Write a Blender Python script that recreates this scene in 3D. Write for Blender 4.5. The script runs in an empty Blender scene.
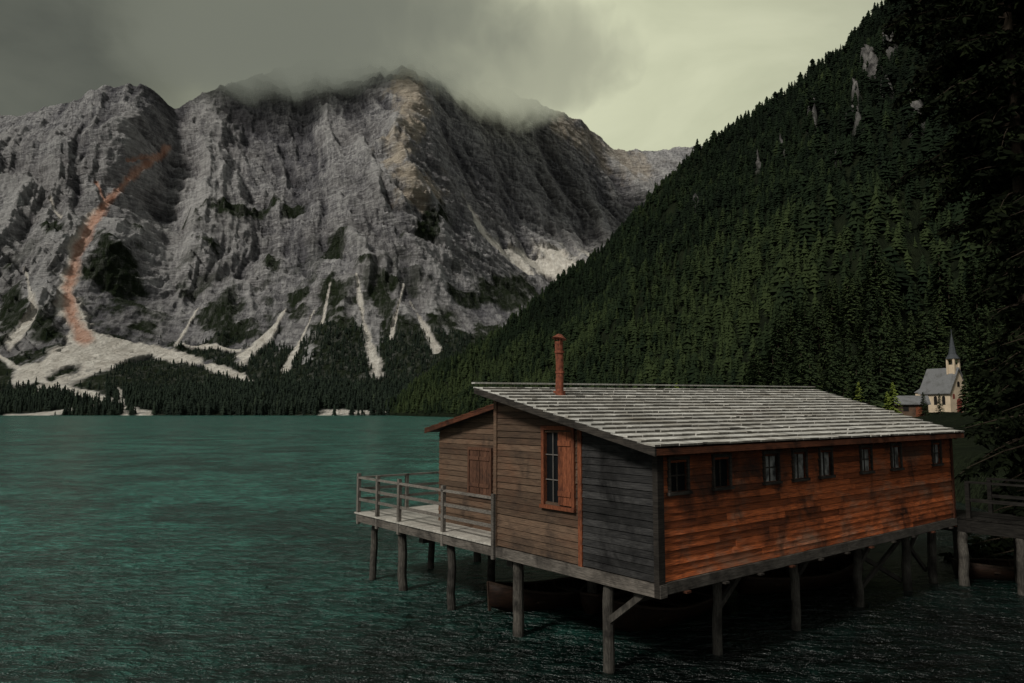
import bpy, math, random
import numpy as np
from mathutils import noise, Vector
random.seed(7); R=np.random.RandomState(11)
S=bpy.context.scene
COL=S.collection
F=735.0; TP=0.0932; PT=math.atan(TP); CH=4.85
cp,sp=math.cos(PT),math.sin(PT)
WZ=.2
def survey(px,py,Y):
    x=(px-512)/F; y=(341.5-py)/F
    s=Y/(cp-y*sp)
    return (x*s,Y,CH+s*(sp+y*cp))

# ------------------------------------------------------------ node helpers
def newmat(name):
    m=bpy.data.materials.new(name); m.use_nodes=True
    nt=m.node_tree; b=nt.nodes["Principled BSDF"]
    return m,nt,b
def N(nt,t,**kw):
    n=nt.nodes.new(t)
    for k,v in kw.items():
        if k.startswith('i_'):
            n.inputs[k[2:].replace('_',' ')].default_value=v
        else: setattr(n,k,v)
    return n
def L(nt,a,b): nt.links.new(a,b)
def coords(nt,scale,kind='Object'):
    tc=N(nt,'ShaderNodeTexCoord'); mp=N(nt,'ShaderNodeMapping')
    mp.inputs['Scale'].default_value=scale
    L(nt,tc.outputs[kind],mp.inputs['Vector']); return mp.outputs['Vector']
def noi(nt,vec,scale,detail=5,rough=.6,dist=0):
    n=N(nt,'ShaderNodeTexNoise'); n.inputs['Scale'].default_value=scale
    n.inputs['Detail'].default_value=detail; n.inputs['Roughness'].default_value=rough
    n.inputs['Distortion'].default_value=dist
    L(nt,vec,n.inputs['Vector']); return n.outputs['Fac']
def ramp(nt,fac,stops):
    r=N(nt,'ShaderNodeValToRGB'); e=r.color_ramp.elements
    while len(e)<len(stops): e.new(.5)
    for i,(p,c) in enumerate(stops):
        e[i].position=p; e[i].color=(c,c,c,1) if not hasattr(c,'__len__') else (*c,1)
    L(nt,fac,r.inputs['Fac']); return r.outputs['Color']
def mix(nt,fac,a,b,mode='MIX'):
    m=N(nt,'ShaderNodeMixRGB',blend_type=mode)
    for s,v in ((0,fac),(1,a),(2,b)):
        if isinstance(v,bpy.types.NodeSocket): L(nt,v,m.inputs[s])
        elif s==0: m.inputs[0].default_value=v
        else: m.inputs[s].default_value=(*v,1) if hasattr(v,'__len__') else (v,v,v,1)
    return m.outputs['Color']
def bump(nt,b,h,strength,dist):
    n=N(nt,'ShaderNodeBump'); n.inputs['Strength'].default_value=strength; n.inputs['Distance'].default_value=dist
    L(nt,h,n.inputs['Height']); L(nt,n.outputs['Normal'],b.inputs['Normal']); return n
def attr(nt,name):
    a=N(nt,'ShaderNodeAttribute'); a.attribute_name=name; return a.outputs['Fac']

def wood(name,c1,c2,gs=(1.2,1.2,30),stain=(.012,.01,.009),stlo=.5,sthi=.7,stscale=.9,rough=.8,bleach=None,bl=(.5,.7),spec=.2,stain_map=(1,1,1),gb=.6,blmap=(1,1,2.2)):
    m,nt,b=newmat(name)
    g=noi(nt,coords(nt,gs),3,6,.65)
    col=mix(nt,ramp(nt,g,[(.35,0),(.68,1)]),c1,c2)
    tone=attr(nt,'tone')
    if bleach:
        bf=ramp(nt,noi(nt,coords(nt,blmap),.8,7,.7,.3),[(bl[0],0),(bl[1],1)])
        col=mix(nt,bf,col,mix(nt,ramp(nt,g,[(.35,0),(.68,1)]),tuple(v*.45 for v in bleach),bleach))
    comb=N(nt,'ShaderNodeCombineXYZ')
    for i in range(3): L(nt,tone,comb.inputs[i])
    col=mix(nt,1.0,col,comb.outputs[0],'MULTIPLY')
    s=ramp(nt,noi(nt,coords(nt,stain_map),stscale,7,.68,.4),[(stlo,0),(sthi,1)])
    col=mix(nt,s,col,stain)
    L(nt,col,b.inputs['Base Color']); b.inputs['Roughness'].default_value=rough
    b.inputs['Specular IOR Level'].default_value=spec
    bump(nt,b,g,gb,.012)
    return m
def plain(name,c,rough=.7,var=.3,scale=8,metal=0,spec=.3):
    m,nt,b=newmat(name)
    g=noi(nt,coords(nt,(1,1,1)),scale,5,.6)
    c2=tuple(v*(1-var) for v in c); c3=tuple(min(1,v*(1+var)) for v in c)
    L(nt,mix(nt,ramp(nt,g,[(.3,0),(.7,1)]),c2,c3),b.inputs['Base Color'])
    b.inputs['Roughness'].default_value=rough; b.inputs['Metallic'].default_value=metal
    b.inputs['Specular IOR Level'].default_value=spec
    bump(nt,b,g,.3,.02)
    return m

# ------------------------------------------------------------ mesh builder
class MB:
    def __init__(s): s.v=[];s.f=[];s.t=[];s.m=[]
    def add(s,vs,fs,tone=1.0,mi=0):
        o=len(s.v); s.v+= [tuple(p) for p in vs]; s.t+=[tone]*len(vs)
        for k,f in enumerate(fs): s.f.append(tuple(o+i for i in f)); s.m.append(mi[k] if hasattr(mi,'__len__') else mi)
    def hexa(s,p,tone=1.0,mi=0):
        s.add(p,[(3,2,1,0),(4,5,6,7),(0,1,5,4),(1,2,6,5),(2,3,7,6),(3,0,4,7)],tone,mi)
    def box(s,x0,x1,y0,y1,z0,z1,tone=1.0,mi=0):
        s.hexa([(x0,y0,z0),(x1,y0,z0),(x1,y1,z0),(x0,y1,z0),(x0,y0,z1),(x1,y0,z1),(x1,y1,z1),(x0,y1,z1)],tone,mi)
    def beam(s,p,q,w,h,tone=1.0,mi=0):
        p=Vector(p);q=Vector(q);d=(q-p).normalized()
        up=Vector((0,0,1)) if abs(d.z)<.95 else Vector((1,0,0))
        a=d.cross(up).normalized(); b=a.cross(d).normalized()
        a*=w/2;b*=h/2
        s.hexa([p-a-b,p+a-b,q+a-b,q-a-b,p-a+b,p+a+b,q+a+b,q-a+b],tone,mi)
    def cyl(s,p,q,r0,r1,n=10,tone=1.0,mi=0,rings=1,wob=0,caps=True):
        p=Vector(p);q=Vector(q);d=(q-p).normalized()
        up=Vector((0,0,1)) if abs(d.z)<.95 else Vector((1,0,0))
        a=d.cross(up).normalized(); b=a.cross(d).normalized()
        vs=[];fs=[]
        for k in range(rings+1):
            t=k/rings; c=p.lerp(q,t); r=r0+(r1-r0)*t
            c=c+a*random.uniform(-wob,wob)+b*random.uniform(-wob,wob)
            for i in range(n):
                an=2*math.pi*i/n; rr=r*(1+random.uniform(-wob,wob)*2)
                vs.append(c+a*math.cos(an)*rr+b*math.sin(an)*rr)
        for k in range(rings):
            for i in range(n):
                j=(i+1)%n; fs.append((k*n+i,k*n+j,(k+1)*n+j,(k+1)*n+i))
        if caps: fs.append(tuple(range(n))[::-1]); fs.append(tuple(rings*n+i for i in range(n)))
        s.add(vs,fs,tone,mi)
def mk(name,mb,mats,parent=None,smooth=False,**props):
    me=bpy.data.meshes.new(name); me.from_pydata(mb.v,[],mb.f); 
    for m in mats: me.materials.append(m)
    me.polygons.foreach_set('material_index',mb.m)
    a=me.attributes.new('tone','FLOAT','POINT'); a.data.foreach_set('value',mb.t)
    if smooth: me.polygons.foreach_set('use_smooth',[True]*len(me.polygons))
    me.update()
    o=bpy.data.objects.new(name,me); COL.objects.link(o)
    if parent: o.parent=parent
    for k,v in props.items(): o[k]=v
    return o
def mkbeam(name,mats,parent,p,q,w,h,tone=1.0):
    mb=MB(); mb.beam(p,q,w,h,tone); return mk(name,mb,mats,parent)
def mkbox(name,mats,parent,*a,tone=1.0):
    mb=MB(); mb.box(*a,tone); return mk(name,mb,mats,parent)
def empty(name,loc,rz=0,**props):
    o=bpy.data.objects.new(name,None); COL.objects.link(o); o.location=loc; o.rotation_euler=(0,0,rz)
    o.empty_display_size=.3
    for k,v in props.items(): o[k]=v
    return o
def grid_mesh(name,P,mats,attrs=None,smooth=True,**props):
    nr,nc=P.shape[:2]
    me=bpy.data.meshes.new(name)
    me.vertices.add(nr*nc); me.vertices.foreach_set('co',P.reshape(-1).astype(np.float32))
    idx=np.arange(nr*nc).reshape(nr,nc)
    q=np.stack([idx[:-1,:-1],idx[:-1,1:],idx[1:,1:],idx[1:,:-1]],-1).reshape(-1,4)
    me.loops.add(q.size); me.loops.foreach_set('vertex_index',q.reshape(-1).astype(np.int32))
    me.polygons.add(len(q)); me.polygons.foreach_set('loop_start',np.arange(0,q.size,4,dtype=np.int32))
    me.polygons.foreach_set('loop_total',np.full(len(q),4,dtype=np.int32))
    me.polygons.foreach_set('use_smooth',np.full(len(q),smooth))
    me.update(calc_edges=True); me.validate()
    for k,v in (attrs or {}).items():
        a=me.attributes.new(k,'FLOAT','POINT'); a.data.foreach_set('value',v.reshape(-1).astype(np.float32))
    for m in mats: me.materials.append(m)
    o=bpy.data.objects.new(name,me); COL.objects.link(o)
    for k,v in props.items(): o[k]=v
    return o

# ------------------------------------------------------------ WORLD
w=bpy.data.worlds.new("World"); S.world=w; w.use_nodes=True
nt=w.node_tree; bg=nt.nodes['Background']
SUN_EL=math.radians(42); sun_from=Vector((-.74,-.81,0)).normalized()
sky=N(nt,'ShaderNodeTexSky'); sky.sky_type='NISHITA'; sky.sun_disc=False; sky.sun_elevation=SUN_EL
sky.sun_rotation=math.atan2(sun_from.x,sun_from.y)
tc=N(nt,'ShaderNodeTexCoord')
nrm=N(nt,'ShaderNodeVectorMath',operation='NORMALIZE'); L(nt,tc.outputs['Generated'],nrm.inputs[0])
dt=N(nt,'ShaderNodeVectorMath',operation='DOT_PRODUCT'); L(nt,nrm.outputs[0],dt.inputs[0])
dt.inputs[1].default_value=Vector((.10,1,.34)).normalized()
mp=N(nt,'ShaderNodeMapping'); mp.inputs['Scale'].default_value=(1,1,2.0); L(nt,nrm.outputs[0],mp.inputs['Vector'])
n1=noi(nt,mp.outputs['Vector'],2.0,4,.5,.2); n1b=noi(nt,mp.outputs['Vector'],3.6,5,.55,.4)
ad=N(nt,'ShaderNodeMath',operation='MULTIPLY_ADD'); L(nt,n1,ad.inputs[0]); ad.inputs[1].default_value=.08; L(nt,dt.outputs['Value'],ad.inputs[2])
mr=N(nt,'ShaderNodeMapRange'); L(nt,ad.outputs[0],mr.inputs[0])
mr.inputs[1].default_value=.86; mr.inputs[2].default_value=1.04; mr.interpolation_type='SMOOTHSTEP'
dk=mix(nt,ramp(nt,n1b,[(.3,0),(.7,1)]),(.80,.86,.71),(1.3,1.37,1.1))
br=mix(nt,ramp(nt,n1b,[(.3,0),(.7,1)]),(5.2,5.4,3.75),(7.0,7.15,5.1))
cc=mix(nt,mr.outputs[0],dk,br)
sx=N(nt,'ShaderNodeSeparateXYZ'); L(nt,nrm.outputs[0],sx.inputs[0])
bk=N(nt,'ShaderNodeMapRange'); L(nt,sx.outputs['Y'],bk.inputs[0]); bk.inputs[1].default_value=.55; bk.inputs[2].default_value=-.4; bk.interpolation_type='SMOOTHSTEP'
cc=mix(nt,bk.outputs[0],cc,mix(nt,ramp(nt,n1,[(.35,0),(.65,1)]),(2.8,2.9,2.7),(4.6,4.7,4.4)))  # unseen sky behind the camera, brightened as added soft fill
skc=mix(nt,.985,sky.outputs[0],cc)
L(nt,skc,bg.inputs['Color']); bg.inputs['Strength'].default_value=.1
sl=bpy.data.lights.new('sun','SUN'); sl.energy=2.9; sl.angle=math.radians(10); sl.color=(1,.95,.87)
so=bpy.data.objects.new('sun',sl); COL.objects.link(so)
d=Vector((sun_from.x*math.cos(SUN_EL),sun_from.y*math.cos(SUN_EL),math.sin(SUN_EL)))
so.rotation_euler=d.to_track_quat('Z','Y').to_euler(); so.location=(0,0,60)

# ------------------------------------------------------------ CAMERA
cd=bpy.data.cameras.new('camera'); cam=bpy.data.objects.new('camera',cd); COL.objects.link(cam)
cam.location=(0,0,CH); cam.rotation_euler=(math.pi/2+PT,0,0); cd.sensor_width=36; cd.lens=F/1024*36
cd.clip_start=.1; cd.clip_end=20000; S.camera=cam
S.view_settings.view_transform='Standard'

# ------------------------------------------------------------ WATER
m,nt,b=newmat('lake_water')
b.inputs['Roughness'].default_value=.27
b.inputs['IOR'].default_value=1.33
g=N(nt,'ShaderNodeNewGeometry'); 
def gm(sc,rz=.35):
    q=N(nt,'ShaderNodeMapping'); q.inputs['Scale'].default_value=sc; q.inputs['Rotation'].default_value=(0,0,rz)
    L(nt,g.outputs['Position'],q.inputs['Vector']); return q.outputs['Vector']
w1=noi(nt,gm((1.8,3.0,1)),1.0,4,.6,.4); w2=noi(nt,gm((1,1.6,1),-.3),6.5,3,.6,.4); w3=noi(nt,gm((.03,.05,1)),1,4,.55)
w0=noi(nt,gm((.3,.6,1),.15),1.0,6,.72,.3); w00=noi(nt,gm((.12,.16,1),.1),1.0,8,.85,.2)
a1=N(nt,'ShaderNodeMath',operation='MULTIPLY_ADD'); L(nt,w2,a1.inputs[0]); a1.inputs[1].default_value=.25; L(nt,w1,a1.inputs[2])
a2=N(nt,'ShaderNodeMath',operation='MULTIPLY_ADD'); L(nt,w0,a2.inputs[0]); a2.inputs[1].default_value=1.6; L(nt,a1.outputs[0],a2.inputs[2])
bump(nt,b,a2.outputs[0],1.0,.42)
wc=mix(nt,ramp(nt,w3,[(.35,0),(.65,1)]),(.013,.066,.052),(.018,.088,.068))
wc=mix(nt,ramp(nt,w1,[(.42,0),(.60,1)]),mix(nt,1,wc,(.55,.55,.55),'MULTIPLY'),mix(nt,1,wc,(1.35,1.35,1.35),'MULTIPLY'))  # ripple shading and glare painted into the water colour, here and below
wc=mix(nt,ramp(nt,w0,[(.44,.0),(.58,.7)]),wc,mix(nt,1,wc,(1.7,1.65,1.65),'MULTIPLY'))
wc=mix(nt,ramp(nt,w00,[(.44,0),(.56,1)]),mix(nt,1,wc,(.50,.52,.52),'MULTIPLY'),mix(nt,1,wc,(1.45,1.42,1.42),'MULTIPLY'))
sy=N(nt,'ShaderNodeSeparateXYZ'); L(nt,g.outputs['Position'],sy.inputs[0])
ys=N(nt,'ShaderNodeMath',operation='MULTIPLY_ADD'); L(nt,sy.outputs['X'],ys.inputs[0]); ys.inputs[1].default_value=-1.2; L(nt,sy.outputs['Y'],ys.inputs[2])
yr=N(nt,'ShaderNodeMapRange'); L(nt,ys.outputs[0],yr.inputs[0]); yr.inputs[1].default_value=9; yr.inputs[2].default_value=50; yr.inputs[3].default_value=.06; yr.inputs[4].default_value=1  # near and right-hand water darkened in colour, standing in for dimmer reflections
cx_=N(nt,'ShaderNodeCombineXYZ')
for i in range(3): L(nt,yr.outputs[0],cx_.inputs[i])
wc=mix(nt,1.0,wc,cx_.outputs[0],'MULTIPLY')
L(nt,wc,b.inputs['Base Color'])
WATER=m
mb=MB(); s=7000
mb.add([(-s,-s,WZ),(s,-s,WZ),(s,s,WZ),(-s,s,WZ)],[(0,1,2,3)])
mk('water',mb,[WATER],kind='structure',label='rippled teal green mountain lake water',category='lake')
mb=MB(); mb.add([(-s,-s,-6),(s,-s,-6),(s,s,-6),(-s,s,-6)],[(0,1,2,3)])
mk('ground',mb,[plain('lake_bed_mat',(.08,.08,.06))],kind='structure',label='gravel lake bed under the water',category='ground')

# ------------------------------------------------------------ MOUNTAIN
mc=[-260,-60,0,60,110,150,172,195,240,300,380,410,450,500,545,580,610,650,700,820]
ridge_py=[150,128,118,104,84,80,102,98,76,60,56,58,68,86,104,118,148,152,146,150]
ridge_Y=[1700,1700,1650,1600,1600,1680,1780,1860,2000,2100,2100,2050,2100,2300,2400,2500,2750,2950,3000,3000]
foot_py=[360,355,350,345,348,350,345,342,345,345,345,340,335,330,320,320,320,320,320,320]
foot_Y=[850,850,850,870,900,950,1000,1000,980,960,950,950,1000,1100,1350,1450,1500,1500,1500,1500]
mid_py=[250,240,232,225,210,215,225,220,210,205,200,195,200,215,235,240,235,230,230,230]
mid_Y=[1220,1220,1200,1200,1270,1400,1490,1440,1460,1430,1350,1300,1530,1800,2100,2150,2150,2200,2300,2300]
up_py=[185,165,155,140,120,120,145,142,120,105,98,100,115,132,150,160,185,188,185,190]
up_Y=[1450,1450,1400,1380,1420,1530,1670,1690,1780,1840,1750,1640,1890,2130,2300,2380,2500,2600,2650,2650]
NCM=960
cols=np.linspace(-250,810,NCM)
def ic(a,sg=9):
    y=np.interp(cols,mc,a); k=np.arange(-30,31); kr=np.exp(-.5*(k/sg)**2); kr/=kr.sum()
    return np.convolve(np.pad(y,30,mode='edge'),kr,'valid')
rows_s=np.array([0,.06,.17,.30,.62,.85,1.0,1.08])
rows=np.linspace(0,1.08,480)
ctrl_py=[np.full_like(cols,418),np.full_like(cols,404),ic(foot_py)*.45+402*.55,ic(foot_py),ic(mid_py),ic(up_py),ic(ridge_py,4),ic(ridge_py,4)+20]
ctrl_Y=[np.full_like(cols,620),np.full_like(cols,680),ic(foot_Y)*.5+350,ic(foot_Y),ic(mid_Y),ic(up_Y),ic(ridge_Y),ic(ridge_Y)+350]
CP=np.array(ctrl_py); CY=np.array(ctrl_Y)
PY=np.empty((len(rows),len(cols))); YY=np.empty_like(PY)
for j in range(len(cols)):
    PY[:,j]=np.interp(rows,rows_s,CP[:,j]); YY[:,j]=np.interp(rows,rows_s,CY[:,j])
PX=np.tile(cols,(len(rows),1)); SS=np.tile(rows[:,None],(1,len(cols)))
xx=(PX-512)/F; yy=(341.5-PY)/F; sc=YY/(cp-yy*sp)
X=xx*sc; Y=YY.copy(); Z=CH+sc*(sp+yy*cp)
rmf=noise.ridged_multi_fractal
D1=np.empty_like(X); D2=np.empty_like(X); D3=np.empty_like(X); W=np.empty_like(X); D4=np.empty_like(X); D5=np.empty_like(X); D6=np.empty_like(X)
Xf=X.ravel();Yf=Y.ravel();Zf=Z.ravel();d1=D1.ravel();d2=D2.ravel();d3=D3.ravel();wf=W.ravel();d4=D4.ravel();d5=D5.ravel();d6=D6.ravel()
for i in range(Xf.size):
    x,y,z=Xf[i],Yf[i],Zf[i]
    wq=noise.noise((x/150,y/300,z/150))
    q=x+.45*z+24*wq; zz=z+.42*x
    d1[i]=rmf((q/330,y/1800,z/1500),1.0,2.1,3,1.0,2.0)
    d2[i]=rmf((q/100+5,y/700,zz/520),1.0,2.15,4,1.0,2.0)
    t=(zz+8*wq+y*.1)/40
    f_=t-math.floor(t)
    d3[i]=min(1,f_*1.3)+.5*((t*2.3)%1.0)
    d4[i]=rmf((q/28+9,y/140,zz/110),.75,2.2,3,1.0,2.0)
    wf[i]=noise.fractal((x/45,y/90,z/60),.6,2.1,5)
    d5[i]=noise.fractal((x/16,y/30,z/14),.5,2.1,3)
    d6[i]=noise.fractal((q/90,y/200,zz/110),.9,2.4,2,noise_basis='VORONOI_F1')
def polydist(pts,wd):
    best=np.full(PX.shape,9.0)
    n_=len(pts)-1
    for k_,(a,bq) in enumerate(zip(pts[:-1],pts[1:])):
        ax,ay=a;bx,by=bq; dx,dy=bx-ax,by-ay
        t=np.clip(((PX-ax)*dx+(PY-ay)*dy)/(dx*dx+dy*dy),0,1)
        ww=wd if not hasattr(wd,'__len__') else wd[0]+(wd[1]-wd[0])*(k_+t)/n_
        best=np.minimum(best,np.hypot(PX-ax-t*dx,PY-ay-t*dy)/ww)
    return best
def mask_lines(lines,k=2.2,wn=.7):
    m_=np.zeros(PX.shape)
    for pts,wd in lines:
        m_=np.maximum(m_,np.clip((1.1-polydist(pts,wd)+W*wn)*k,0,1))
    return m_
redl=[([(168,146),(150,163),(128,180),(106,203),(90,232),(76,262),(68,292),(72,320),(84,336)],(4.5,8.5)),([(156,156),(128,163)],2.5),([(106,203),(96,182)],2.2)]
red=mask_lines(redl,1.3,.5)
flatm=mask_lines([([(168,146),(150,163),(128,180),(106,203),(90,232),(76,262),(68,292),(72,320)],20)],.7,.3)
scree=mask_lines([
 ([(98,212),(72,262),(66,300),(80,335)],(4,14)),([(60,225),(50,205)],2),
 ([(82,330),(94,346),(66,358),(24,376)],(10,13)),([(92,344),(150,348),(200,362),(252,382)],(8,3)),([(150,350),(100,362),(60,380)],(4,10)),
 ([(0,356),(30,376),(72,390),(145,414)],(3,6)),([(100,352),(112,362),(80,376),(40,388)],6),([(118,390),(126,417)],(3,6)),([(100,404),(60,412),(0,417)],2.2),
 ([(24,275),(34,318),(10,348)],(1.5,6)),([(286,306),(270,334),(242,358)],(1,7)),([(314,312),(298,346),(286,370)],(.9,4)),
 ([(356,284),(365,332),(376,368)],(.9,7.5)),([(404,282),(391,338)],(.8,2.4)),([(410,300),(436,352)],(.9,4.5)),([(478,222),(508,247),(540,262),(572,270)],(4,15)),([(462,190),(482,226)],(1.2,4)),
 ([(199,308),(176,346)],(.8,3)),([(330,290),(322,330)],(.7,1.8)),([(320,413),(390,412)],2.6),([(240,350),(175,343)],1.8)],1.9,.8)
def ell(cx,cy,rx,ry,rot=0):
    c,s_=math.cos(rot),math.sin(rot); a=(PX-cx)*c+(PY-cy)*s_; bq=-(PX-cx)*s_+(PY-cy)*c
    return np.clip((1.0-np.hypot(a/rx,bq/ry))*3.2+W*2.6,0,1)
veg=np.zeros(PX.shape)
for e in [(114,276,32,38),(12,308,20,32),(45,335,22,13),(240,214,50,9,-.35),(292,203,18,8),(430,226,24,15,-.2),(402,228,13,7),(333,345,36,32),(405,340,26,30),
          (470,296,38,12),(505,284,26,11),(222,328,30,16),(446,322,22,18),(335,245,10,24),(384,305,14,20),(330,300,16,20),(150,325,24,18),(50,240,11,10),(205,255,18,6),(270,262,10,10),(390,285,10,8),(520,300,40,14),(455,350,60,22),(300,295,16,10),(360,270,12,6),(190,348,34,14),(265,352,24,12)]:
    veg=np.maximum(veg,ell(*e))
low=np.clip((PY-342+W*30-np.where((PX>380),-18,0))/6,0,1)
veg=np.maximum(veg,low)
veg=np.maximum(veg,np.clip((PY-225)/80,0,1)*np.clip(W*2.6-.1,0,1)*.95)
veg=veg*(1-np.clip(scree*1.2,0,1))*(1-np.clip(red*1.5,0,1))
pale=np.clip(1.2-polydist([(405,75),(415,120),(395,165),(425,200)],15)+W*1.1,0,1)+.6*np.clip(1.2-polydist([(560,120),(610,150),(640,170)],14)+W*.9,0,1)
amp=np.interp(SS,[0,.15,.3,.5,.80,1.0,1.08],[0,.05,.4,1,.9,.5,.3])
amp1=np.interp(SS,[0,.15,.3,.5,.80,1.0,1.08],[0,.05,.35,1,.75,.14,.1])
soft=1-.75*np.clip(np.maximum(scree,np.maximum(red,flatm*.7)),0,1)
fl1=1-.8*np.clip(flatm,0,1)
D1n=D1-D1.mean(); D2n=D2-D2.mean(); D4n=D4-D4.mean(); D3n=D3-D3.mean(); D6n=(D6-D6.mean())/D6.std()
disp=amp1*D1n*85*fl1+amp*soft*(D2n*28+D3n*26+D4n*9+D5*3-D6n*9)
rr_=np.hypot(X,Y)
Xd=X-disp*X/rr_; Yd=Y-disp*Y/rr_
Zd=Z+amp1*D1n*26*fl1+amp*soft*(D2n*12+D4n*4-D6n*3)+np.clip(SS*3,0,1)*(W*2.5+D5*2)*soft*np.where(SS>.05,1,0)
Zd[0,:]=-4
Pm=np.stack([Xd,Yd,Zd],-1)
rib=np.clip(.5+ (D2n/D2.std())*.16+(D4n/D4.std())*.09+(D1n/D1.std())*.11-D6n*.07,0,1)  # darkens gullies and pales crests: relief shading painted into the rock colour
m,nt,b=newmat('mountain_rock')
gN=N(nt,'ShaderNodeNewGeometry'); tcg=gN.outputs['Position']
def mpg(scale,rot=(0,0,0)):
    q=N(nt,'ShaderNodeMapping'); q.inputs['Scale'].default_value=scale; q.inputs['Rotation'].default_value=rot
    L(nt,tcg,q.inputs['Vector']); return q.outputs['Vector']
nA=noi(nt,mpg((1,1,1)),.006,6,.62,.3); nB=noi(nt,mpg((.22,.22,2.2),(0,.42,0)),.085,7,.75,.2); nC=noi(nt,mpg((1.4,.6,.3),(0,-.4,0)),.085,8,.75,.2)
nz=N(nt,'ShaderNodeTexNoise'); nz.inputs['Scale'].default_value=.04; nz.inputs['Detail'].default_value=3; L(nt,tcg,nz.inputs['Vector'])
v_=N(nt,'ShaderNodeTexVoronoi',feature='F1'); v_.inputs['Scale'].default_value=.05
ds=N(nt,'ShaderNodeVectorMath',operation='MULTIPLY_ADD'); L(nt,nz.outputs['Color'],ds.inputs[0]); ds.inputs[1].default_value=(12,12,12); L(nt,mpg((1,.5,.8),(0,.4,0)),ds.inputs[2]); L(nt,ds.outputs[0],v_.inputs['Vector'])
vA=v_.outputs['Distance']
col=mix(nt,ramp(nt,nB,[(.43,0),(.57,1)]),(.185,.183,.188),(.45,.442,.44))
col=mix(nt,ramp(nt,nC,[(.43,0),(.58,1)]),mix(nt,1.0,col,(.60,.60,.62),'MULTIPLY'),mix(nt,.35,col,(.60,.59,.58)))
col=mix(nt,ramp(nt,nA,[(.42,0),(.64,.4)]),col,(.21,.197,.19))
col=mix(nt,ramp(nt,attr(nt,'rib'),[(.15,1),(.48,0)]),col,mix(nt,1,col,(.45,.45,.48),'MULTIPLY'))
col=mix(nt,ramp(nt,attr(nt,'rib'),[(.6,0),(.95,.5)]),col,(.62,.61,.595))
col=mix(nt,attr(nt,'pale'),col,mix(nt,ramp(nt,nB,[(.36,0),(.64,1)]),(.34,.28,.21),(.74,.65,.52)))
vf=N(nt,'ShaderNodeMath',operation='MULTIPLY'); L(nt,attr(nt,'veg'),vf.inputs[0]); L(nt,ramp(nt,nC,[(.46,1),(.80,.6)]),vf.inputs[1])
col=mix(nt,vf.outputs[0],col,mix(nt,nA,(.012,.018,.010),(.032,.042,.022)))
col=mix(nt,attr(nt,'scree'),col,mix(nt,ramp(nt,nC,[(.36,0),(.64,1)]),(.50,.46,.40),(.90,.86,.78)))
col=mix(nt,attr(nt,'red'),col,mix(nt,ramp(nt,nC,[(.36,0),(.64,1)]),(.44,.20,.125),(.70,.43,.32)))
L(nt,col,b.inputs['Base Color']); b.inputs['Roughness'].default_value=1; b.inputs['Specular IOR Level'].default_value=.03
h1=mix(nt,.45,nB,nC); h2=mix(nt,.3,h1,mix(nt,1,vA,(-1,-1,-1),'MULTIPLY')); bump(nt,b,h2,1.0,38)
ROCK=m
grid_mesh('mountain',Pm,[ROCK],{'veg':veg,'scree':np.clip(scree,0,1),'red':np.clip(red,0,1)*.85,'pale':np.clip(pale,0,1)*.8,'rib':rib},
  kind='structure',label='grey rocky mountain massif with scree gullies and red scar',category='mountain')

# ------------------------------------------------------------ HILLSIDE
HB=[(-104,628),(-80,570),(-48,500),(-19,430),(13,350),(35,290),(48,240),(54,210),(61,180),(62,160),(58,135),(50,105),(40,80),(29,55),(20.5,38),(18.0,29),(16.4,20),(16.2,8),(18,-20),(25,-90)]
HR=[(385,413,650),(410,392,660),(440,372,660),(480,348,650),(540,308,640),(600,258,620),(660,196,600),(700,158,580),(760,112,560),(800,85,540),(840,58,520),(880,18,500),(930,-30,480),(980,-80,450),(1040,-130,420),(1150,-170,380),(1400,-190,340)]
HRw=[survey(*q) for q in HR]+[(500,250,290),(520,60,290),(500,-120,290)]
flat=[0]*10+[.05,.1,.2,.22,.22,.22,.2,.2,.2,.2]
tk=np.arange(len(HB)); tcn=np.linspace(0,len(HB)-1,340)
hb=np.array([np.interp(tcn,tk,[q[i] for q in HB]) for i in range(2)])
hr=np.array([np.interp(tcn,tk,[q[i] for q in HRw]) for i in range(3)])
fl=np.interp(tcn,tk,flat)
tr=np.concatenate([np.linspace(0,.06,16)[:-1],np.linspace(.06,1.0,170),[1.06,1.15]])
HX=np.empty((len(tr),len(tcn)));HY=np.empty_like(HX);HZ=np.empty_like(HX);HROCK=np.zeros_like(HX)
for a,t in enumerate(tr):
    for c in range(len(tcn)):
        x=hb[0,c]+(hr[0,c]-hb[0,c])*t; y=hb[1,c]+(hr[1,c]-hb[1,c])*t
        zr=hr[2,c]; f0=fl[c]+.01
        g_=max(0,(t-f0)/(1-f0)); 
        if t<=1: z=zr*g_**1.05
        else: z=zr*(1-(t-1)*2.5)
        k=min(1,t/.02); bank=-2.5+4.6*k*k*(3-2*k)
        z+=bank+(2.3*min(1,t/.1) if fl[c]>0 else 0)
        a_=min(1,g_*4)*min(1,zr/60)*(1 if t<.9 else max(0.25,(1-t)*10))
        z+=a_*(noise.fractal((x/90,y/90,3),.9,2,4)*15)+ .35*noise.noise((x/4,y/4,0))*min(1,t*40)
        HX[a,c],HY[a,c],HZ[a,c]=x,y,z
hpx=512+F*HX/np.maximum(HY,1); hpy=410-(HZ-CH)/np.maximum(HY,1)*F
for (cx,cy,rx,ry) in [(884,62,12,18),(862,125,13,12),(822,118,6,14),(905,40,10,12),(700,215,5,6),(845,160,6,5),(930,120,10,16),(868,95,5,9),(790,150,4,5),(900,90,8,12),(765,165,4,3)]:
    HROCK=np.maximum(HROCK,np.clip((1.15-np.hypot((hpx-cx)/rx,(hpy-cy)/ry))*2,0,1))
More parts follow.
